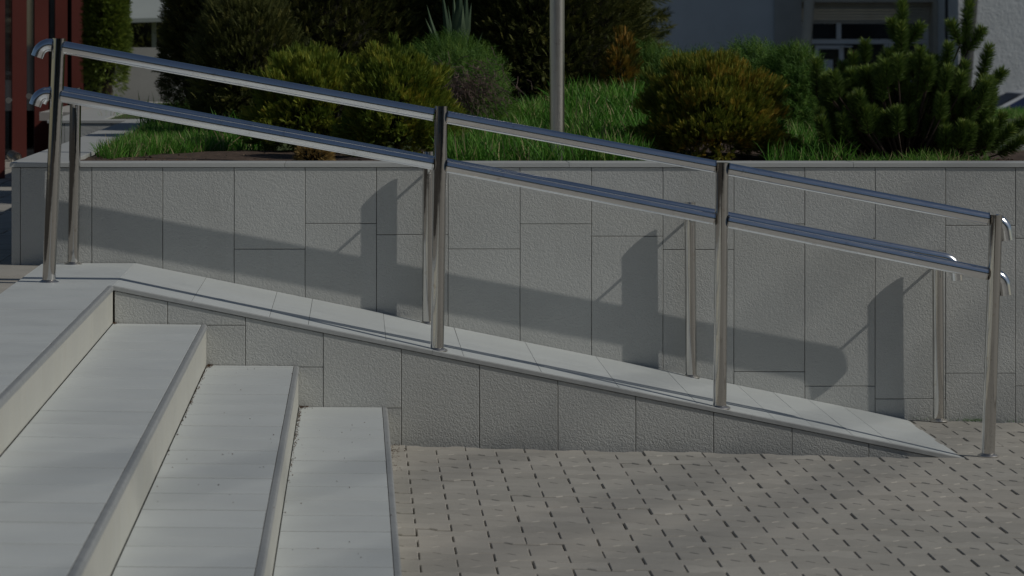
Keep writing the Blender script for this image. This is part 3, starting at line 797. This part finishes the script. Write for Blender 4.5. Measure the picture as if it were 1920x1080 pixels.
grass('grass', 'bright green grass strip beside the left coping', -1.28, -.55, 14.0, 19.5, 42000, .072, lambda x, y: (x > -1.12-(y-13.3)*.0+(0.045*np.sin(y*6))-.018*(y-13.4)) & (y > 15.05+.15*np.sin(x*17) - 1.25*np.clip((-.93-x)*6, 0, 1)) & ((PX+x*FPX/y) < 425))
grass('grass', 'tall green grass behind the wall around the steel pole', 0.3, 1.75, 13.62, 18.5, 42000, .115, pxin(832, 1215))
grass('grass', 'rising tall grass right of the steel pole', 1.0, 2.0, 14.6, 18.0, 22000, .15, pxin(1050, 1215))
grass('grass', 'green grass between the bronze thuja and the mountain pine', 1.6, 3.3, 13.65, 18.5, 26000, .10, lambda x, y: ((PX+x*FPX/y) > 1440) & (((PX+x*FPX/y) < 1590) | ((y > 15.2) & ((PX+x*FPX/y) < 1860))))
grass('grass', 'low grass tufts under the mountain pine along the coping', 1.9, 3.2, 13.56, 14.0, 2200, .05, pxin(1590, 1860), flat=.7)
grass('grass', 'grass tufts around the dark conifers on the left', -1.35, -.3, 19.0, 26, 5000, .16, pxin(262, 380))
grass('grass', 'long grass tufts below the dark conifers left of the thuja', -.75, -.45, 15.5, 17.0, 900, .16, pxin(405, 490))
grass('grass', 'small grass patch on the planter behind the end of the long wall', -1.85, -1.3, 21.2, 24, 1600, .10, pxin(195, 262))
grass('grass', 'sunny lawn in the distance at the far right', 6.2, 12, 24, 46, 60000, .10, pxin(1700, 1990), flat=.5)
# dry litter on the soil
n = 2600
x = rng.uniform(-1.16, 3.2, n); y = YW+.21+np.abs(rng.normal(size=n))*.45; z = np.array([zt(a, b) for a, b in zip(x, y)])+.003
D = rng.normal(size=(n, 3)); D[:, 2] *= .25
G_lit = mat_leaf('dry_litter', [(0, (.07, .04, .025)), (.6, (.16, .10, .06)), (1, (.38, .31, .22))], .9, .1)
instanced('dry_litter', [(-.2, 0, 0), (.2, 0, 0), (.12, .6, .1), (-.1, .9, .04)], [(0,1,2),(0,2,3)], np.stack([x, y, z], 1), D, rng.uniform(.006, .022, n), rng.random(n), G_lit, None, label='dry leaf and twig litter on the brown soil behind the coping', kind='stuff')
# dirt crumbs in the step corners and joints
cr = []; 
def crumbs(c, sx, sy, n):
    for i in range(n): cr.append((c[0]+abs(random.gauss(0, sx)), c[1]-abs(random.gauss(0, sy)), c[2]+.001))
crumbs((xr[1]+.003, YF-.004, .372), .010, .05, 110); crumbs((xr[1]+.002, YF-.02, .372), .004, 1.2, 160); crumbs((xr[2]+.003, YF-.004, .2125), .02, .03, 90)
crumbs((xr[2]+.002, YF-.05, .2125), .005, .9, 230); crumbs((xr[0]+.003, YF-.004, .532), .006, .015, 40)
crumbs((xr[3]+.01, YF-.05, zg(.13)+.002), .02, .35, 120)
for i in range(60): cr.append((random.uniform(xr[1], xr[3]), random.uniform(8.4, 12), 0))
C = np.array(cr); 
for i in range(len(C)-60, len(C)): xx = C[i, 0]; C[i, 2] = (.3695 if xx < xr[2] else .2105)+.001
D = rng.normal(size=C.shape); D[:, 2] *= .3
instanced('dirt_crumbs', [(-.4, 0, 0), (.4, .1, 0), (.2, .9, .1), (0, .4, .5)], [(0,1,2),(0,1,3),(1,2,3),(2,0,3)], C, D, rng.uniform(.002, .0065, len(C)), rng.random(len(C))*.6, G_lit, None, label='brown dirt crumbs and needles gathered in the corners of the steps', kind='stuff')
mz = []
for i in range(260): xx = random.uniform(XE+.02, 3.3); mz.append((xx, YW-.012-abs(random.gauss(0, .004)), zg(xx)))
for i in range(160): xx = random.gauss(wx(1822), .03); mz.append((xx, YW-.012-abs(random.gauss(0, .008)), zg(xx)))
Cm = np.array(mz); D = rng.normal(size=Cm.shape)*.5; D[:, 2] = 1
instanced('moss', *BL, Cm, D, rng.uniform(.006, .02, len(Cm)), rng.random(len(Cm))*.9, G_grass, None, label='thin line of moss and weeds at the foot of the wall', kind='stuff')

# ------------------------------------------------------------------ red slats on the left
rs = empty('slat_screen', (-2.58, 26, ZP), 'row of tall dark red metal slats standing left of the column thuja', 'screen')
def slat(pxc, wpx, Y, rot=.18, base=None):
    S = FPX/Y; w = wpx/S; x = (pxc-PX)/S; z0 = ZP if base is None else base
    m = MB(); c, s_ = math.cos(rot), math.sin(rot); t = .10
    pts = [(x+c*a-s_*b, Y+s_*a+c*b) for a, b in ((-w/2, 0), (w/2, 0), (w/2, t), (-w/2, t))]
    m.slab(pts, lambda u, v, w_: (u, v, z0+w_), 3.0, .004); m.build('slat', M['red'], rs)
slat(-1, 21, 21.3); slat(36.5, 27, 24.3); slat(78, 26, 25.9); slat(115, 23, 27.5); slat(145.5, 22, 29.2)
quick('top_rail', (-2.75, 20, ZP+3.0), (-2.3, 30, ZP+3.12), M['red'], rs)
ks = empty('glazed_kiosk', (-3.1, 27, ZP), 'dark glazed kiosk wall behind the red slats', 'kiosk')
quick('glass_wall', (-4.2, 31.0, ZP), (-2.52, 31.06, 3.9), M['glassd'], ks)
quick('glass_wall', (-4.2, 23.2, ZP), (-2.86, 31.0, 3.9), M['glassd'], ks)
quick('frame_post', (-2.90, 23.12, ZP), (-2.84, 23.18, 3.9), M['frame_dark'], ks)
quick('frame_post', (-2.78, 30.9, ZP), (-2.72, 30.99, 3.9), M['frame_dark'], ks)
quick('roof_edge', (-4.4, 20.0, 3.9), (-2.3, 31.4, 4.1), M['frame_dark'], ks)
fl = empty('floodlight', at(26, 300, 23.6), 'small silver ground floodlight at the foot of the red slats', 'lamp')
p = at(25, 297, 23.0); m = MB(); m.tube([p+Vector((-.02, 0, .03)), p+Vector((.03, -.06, -.0))], .035, 16, r1=.045, hollow=True); m.build('lamp_body', M['pole'], fl, True)
m = MB(); m.tube([p+Vector((0, 0, .01)), Vector((p.x, p.y, ZP))], .01, 8); m.build('bracket', M['pole'], fl, True)
for k_, (px, py) in enumerate([(55, 180), (17, 188)]):
    p = at(px, py, 22.95); m = MB(); m.tube([p+Vector((0, .1, 0)), p, p+Vector((.0, -.03, 0))], .012, 12, r1=.022)
    m.build('glass_clamp', M['pole'], ks, True)

# low white wall and canopy behind the column thuja
lw = empty('low_wall', at(282, 183, 28.6), 'low white rendered wall right of the column thuja', 'wall')
a, b = at(200, 89, 28.6), at(302, 190, 28.6); quick('panel', (a.x, 28.6, 1.0), (b.x-.004, 28.7, a.z), M['whitewall'], lw)
quick('panel', (b.x+.004, 28.6, 1.0), (b.x+.9, 28.7, a.z), M['whitewall'], lw)
quick('path_slab', (a.x-.2, 24.5, .98), (b.x+.1, 28.5, 1.045), M['stone'], None, kind='structure').name = 'path'
cn = empty('canopy', at(289, 88, 38), 'pale sloping canopy roof on a thin post behind the low white wall', 'canopy')
m = MB(); a, b = at(238, 35, 38), at(372, 31, 38)
m.add([a, b, b+Vector((0, 4, 1.6)), a+Vector((0, 4, 1.6)), a-Vector((0, 0, .05)), b-Vector((0, 0, .05)), b+Vector((0, 4, 1.55)), a+Vector((0, 4, 1.55))], [(0,1,2,3),(4,7,6,5),(0,4,5,1),(1,5,6,2),(2,6,7,3),(3,7,4,0)])
m.build('roof_sheet', M['canopy'], cn)
quick('post', at(284.5, 200, 38.3), at(293, 36, 38.36), M['beige'], cn)

# ------------------------------------------------------------------ building on the right
YBd = 80.0
def bx(name, p0, p1, y0, y1, mat, parent, **kw):
    a, b = at(*p0, YBd), at(*p1, YBd); return quick(name, (a.x, y0, b.z), (b.x, y1, a.z), mat, parent, **kw)
bd = empty('building', at(1550, 234, YBd), 'grey and white rendered building with a glazed entrance behind the pines', 'building')
bx('grey_wall', (1192, -420), (1452, 235), YBd, YBd+6, M['bwall'], bd)
bx('pilaster', (1452, -420), (1502, 235), YBd-.08, YBd+6, M['whitewall'], bd)
bx('upper_wall', (1502, -420), (1752, 4), YBd-.05, YBd+6, M['beige'], bd)
bx('lintel', (1502, 4), (1752, 13), YBd+.35, YBd+6, M['beige'], bd)
for i in range(5):
    y0 = 13.5+i*5.4; bx('shutter_slat', (1504, y0), (1748, y0+4.9), YBd+.30+.02*i, YBd+.5, M['beige'], bd)
bx('back_glazing', (1503, 40), (1752, 235), YBd+.62, YBd+1.0, M['glassd'], bd)
bx('transom_bar', (1504, 73.5), (1748, 82.5), YBd+.5, YBd+.6, M['whitef'], bd)
bx('head_bar', (1504, 40.6), (1748, 44), YBd+.5, YBd+.6, M['whitef'], bd)
for a, b in ((1574, 1583), (1738, 1748), (1504, 1511)): bx('mullion', (a, 44), (b, 73), YBd+.5, YBd+.6, M['whitef'], bd)
bx('mullion', (1664, 83), (1680, 235), YBd+.5, YBd+.6, M['whitef'], bd); bx('mullion', (1738, 83), (1748, 235), YBd+.5, YBd+.6, M['whitef'], bd)
dr = empty('entrance_door', at(1560, 234, YBd+.55), 'entrance_door'); dr.parent = bd; dr.location = dr.location - bd.location
del dr['label']
bx('door_frame', (1533, 85), (1540, 235), YBd+.42, YBd+.58, M['whitef'], dr); bx('door_frame', (1578, 85), (1587, 235), YBd+.42, YBd+.58, M['whitef'], dr)
bx('door_frame', (1540, 85), (1578, 92), YBd+.42, YBd+.58, M['whitef'], dr)
bx('door_pane', (1541, 93), (1577, 235), YBd+.5, YBd+.54, M['glassd'], dr); bx('notice', (1550, 112), (1567, 156), YBd+.47, YBd+.49, M['paper'], dr)
bx('door_closer', (1580, 86), (1602, 88.5), YBd+.3, YBd+.40, M['whitef'], dr)
bx('notice', (1702, 119), (1716, 158), YBd+.58, YBd+.6, M['paper'], bd)
bx('jamb', (1748.5, 0), (1757, 235), YBd-.1, YBd+.6, M['beige'], bd)
xw = at(1757.5, 0, YBd).x; Yw2 = 77.2
quick('white_wing', (xw, Yw2, -.66), (xw+14, YBd+6, 9), M['bwhite'], bd)
quick('downpipe', (xw-.06, 78.55, -.66), (xw-.004, 78.65, 9), M['frame_dark'], bd)
for k_, (a, b, r, lab) in enumerate([((1521, -60), (1505, 200), .13, 'leaning beige pipe strut beside the glazed entrance'), ((1826, -60), (1808, 180), .16, 'dark leaning strut in front of the white rendered wall')]):
    m = MB(); m.tube([at(*a, 76.6 if k_ else YBd-.6), at(*b, 76.4 if k_ else YBd-.9)], r, 12); m.build('strut', M['beige'] if k_ == 0 else M['frame_dark'], None, True, label=lab, cat='strut')
gp = empty('green_pillar', at(1176, 220, 60), 'dark green pillar at the left end of the grey building', 'pillar')
a, b = at(1164, -300, 60), at(1190, 250, 60); m = MB()
m.tube([(a.x+.13, 60.2, b.z-.2), ((a.x+b.x)/2, 60.2, CH), (b.x-.1, 60.2, a.z)], .14, 16); m.build('shaft', M['greenp'], gp, True)

# concrete ball bollard and pale kerb stones
m = blob(at(1549, 172, 48), (.11, .11, .13), .03, 3, 3); m.build('bollard', M['stone'], None, True, label='pale round concrete bollard seen left of the mountain pine', cat='bollard')
m = MB(); a = at(1807, 222, 22.5); b = at(1832, 243, 22.5); m.slab([(a.x, 22.4), (b.x, 22.4), (b.x, 22.6), (a.x, 22.6)], lambda u, v, w: (u, v, b.z-.05+w), a.z-b.z+.05, .01); m.build('stone_block', M['stone'], None, label='pale stone block showing through the upper right branches of the pine', cat='stone')
m = MB(); a = at(1880, 272, 15.6); b = at(1950, 292, 15.6); m.slab([(a.x, 15.5), (b.x, 15.5), (b.x, 15.66), (a.x, 15.66)], lambda u, v, w: (u, v, b.z-.05+w), a.z-b.z+.05, .01); m.build('stone_block', M['stone'], None, label='pale stone block behind the wall at the right edge under the pine', cat='stone')

# car
car = empty('parked_car', (11.6, 53, -.66), 'white car with blue tinted windows parked beyond the lawn at the right edge', 'car')
def car_profile(inset, prof, z0): pass
low_p = [(-1.95, .25), (-2.05, .55), (-2.0, .78), (-1.2, .98), (1.5, 1.02), (2.05, .92), (2.12, .6), (2.05, .25)]
top_p = [(-1.25, .97), (-.45, 1.36), (.1, 1.46), (.9, 1.45), (1.75, 1.0)]
cx, cy, cz = 11.6, 53.0, -.66
def extr(prof, w0, w1, mat, name, wtop=None):
    m = MB(); n = len(prof); vs = []
    for sy, w in ((-1, w0), (1, w0)):
        for x_, z_ in prof:
            ww = w if wtop is None else w + (wtop-w)*(z_-.97)/.5
            vs.append((cx+x_, cy+sy*ww, cz+z_))
    fs = [tuple(range(n)), tuple(range(2*n-1, n-1, -1))]+[(i, (i+1) % n, n+(i+1) % n, n+i) for i in range(n)]
    m.add(vs, fs); return m.build(name, mat, car)
extr(low_p, .86, .86, M['carw'], 'body'); extr(top_p, .80, .80, M['carw'], 'roof', .62)
win = [(-1.05, 1.0), (-.42, 1.33), (.1, 1.40), (.85, 1.39), (1.45, 1.03)]
m = MB(); vs = [(cx+x_, cy-(.80+(.62-.80)*(z_-.97)/.5)-.01, cz+z_) for x_, z_ in win]; m.add(vs, [tuple(range(5))]); m.add([(v[0], v[1]+.008, v[2]) for v in vs], [tuple(range(4, -1, -1))]); m.build('side_window', M['carglass'], car)
def ws(x_, z_, sg, k=.93):
    w = (.80+(.62-.80)*(z_-.97)/.5)*k; return Vector((cx+x_-.012, cy+sg*w, cz+z_+.012))
m = MB(); q_ = [ws(-1.16, 1.01, -1), ws(-.50, 1.335, -1), ws(-.50, 1.335, 1), ws(-1.16, 1.01, 1)]
m.add(q_, [(0, 1, 2, 3)]); m.build('windscreen', M['carglass'], car)
for x_ in (-1.3, 1.35):
    m = MB(); m.tube([(cx+x_, cy-.88, cz+.31), (cx+x_, cy-.68, cz+.31)], .31, 24); w_ = m.build('wheel', M['rubber'], car, True)
    m = MB(); m.tube([(cx+x_, cy-.89, cz+.31), (cx+x_, cy-.87, cz+.31)], .2, 20); m.build('rim', M['pole'], w_, True)
m = MB(); m.box((cx-2.06, cy-.8, cz+.55), (cx-1.9, cy-.5, cz+.72)); m.build('headlight', M['whitef'], car)

# ------------------------------------------------------------------ what the steel mirrors behind the camera
for i, (x, y, w, h) in enumerate([(-14, -15, 5, 6), (-5, -16, 5, 7.5), (3, -14, 4.5, 5.5), (11, -16, 5, 6.5), (20, -14, 5, 6)]):
    root_ = empty('street_tree', (x, y, -.1), ['leafy street tree furthest left behind the photographer', 'tallest leafy street tree behind the photographer', 'lowest leafy street tree, straight behind the photographer', 'leafy street tree behind the photographer, second from the right', 'leafy street tree furthest right behind the photographer'][i], 'tree', 'street trees across the square')
    d = shell_dirs(260, -.8); kk = lumpy(d, 50+i, .18); per = np.repeat(np.arange(len(d)), 10)
    P = np.array([x, y, h*.6]) + (d*kk[:, None])[per]*np.array([w/2, w/2, h*.45])*rng.uniform(.7, 1, (len(per), 1)) + rng.normal(size=(len(per), 3))*.3
    instanced('crown', *SPR3, P, d[per]+rng.normal(size=(len(per), 3)), .8*rng.uniform(.6, 1.3, len(per)), rng.random(len(per)), G_dark, root_)
    m = blob((x, y, h*.6), (w*.36, w*.36, h*.33), .2, i, 2); m.build('crown_shade_filler', M['dark_core'], root_, True)  # dark blob filling the crown, inner shade given as colour
    m = MB(); m.tube([(x, y, -.1), (x+.1, y, h*.6)], .22, 10, r1=.1); m.build('trunk', M['bark'], root_, True)

# overhead cables that cross the forecourt high up (their soft shadows fall over steps and paving)
for k_, (gx, gy) in enumerate([(-1.394, 7.97), (-.19, 8.53), (1.36, 10.61)]):
    c = Vector((gx+15/.89, gy-.33*15/.89, 15)); d = Vector((.435, .9, 0)).normalized()
    m = MB(); m.tube([c+d*t for t in (-26, -10, 0, 10, 30)], .016, 8)
    m.build('overhead_cable', M['rubber'], None, True, label=['black overhead cable crossing high up, its soft shadow on the upper steps', 'black overhead cable crossing high up, its soft shadow on the lowest step', 'black overhead cable crossing high up, its soft shadow on the paving'][k_], cat='cable', group='overhead cables')
c = Vector((16.4, 3.4, 15)); d = Vector((.435, .9, 0)).normalized()
for t in (-26, 30):
    q = c+d*t; m = MB(); m.tube([(q.x, q.y, -.7), (q.x, q.y, 15.6)], .16, 14, r1=.10); pz = m.build('utility_pole', M['core'], None, True, label='concrete utility pole carrying the cables, '+('behind the photographer' if t < 0 else 'beyond the lawn'), cat='pole')

# long building added behind the camera to block horizon sky from the polished steel
sb = empty('added_street_building', (0, -20, -.1), 'long grey building added out of view behind the photographer to block the horizon sky', 'building')
quick('building_wall', (-45, -30, -.1), (40, -20, 9.5), M['bwall'], sb)
quick('roof', (-45.3, -30.3, 9.5), (40.3, -19.6, 9.9), M['frame_dark'], sb)
wm = None
for fl_ in range(3):
    for i in range(20):
        x = -42+i*4.1; z = 1.0+fl_*3
        if wm is None:
            o = quick('window', (x, -20.03, z), (x+1.9, -19.97, z+1.5), M['glassd'], sb); wm = o
            p_ = quick('window_frame', (x-.08, -20.02, z-.1), (x+1.98, -19.985, z), M['whitef'], o); fr_ = p_
        else:
            o = wm.copy(); col.objects.link(o); o.location = Vector(wm.location)+Vector((x+42, 0, z-1.0)); p_ = fr_.copy(); col.objects.link(p_); p_.parent = o
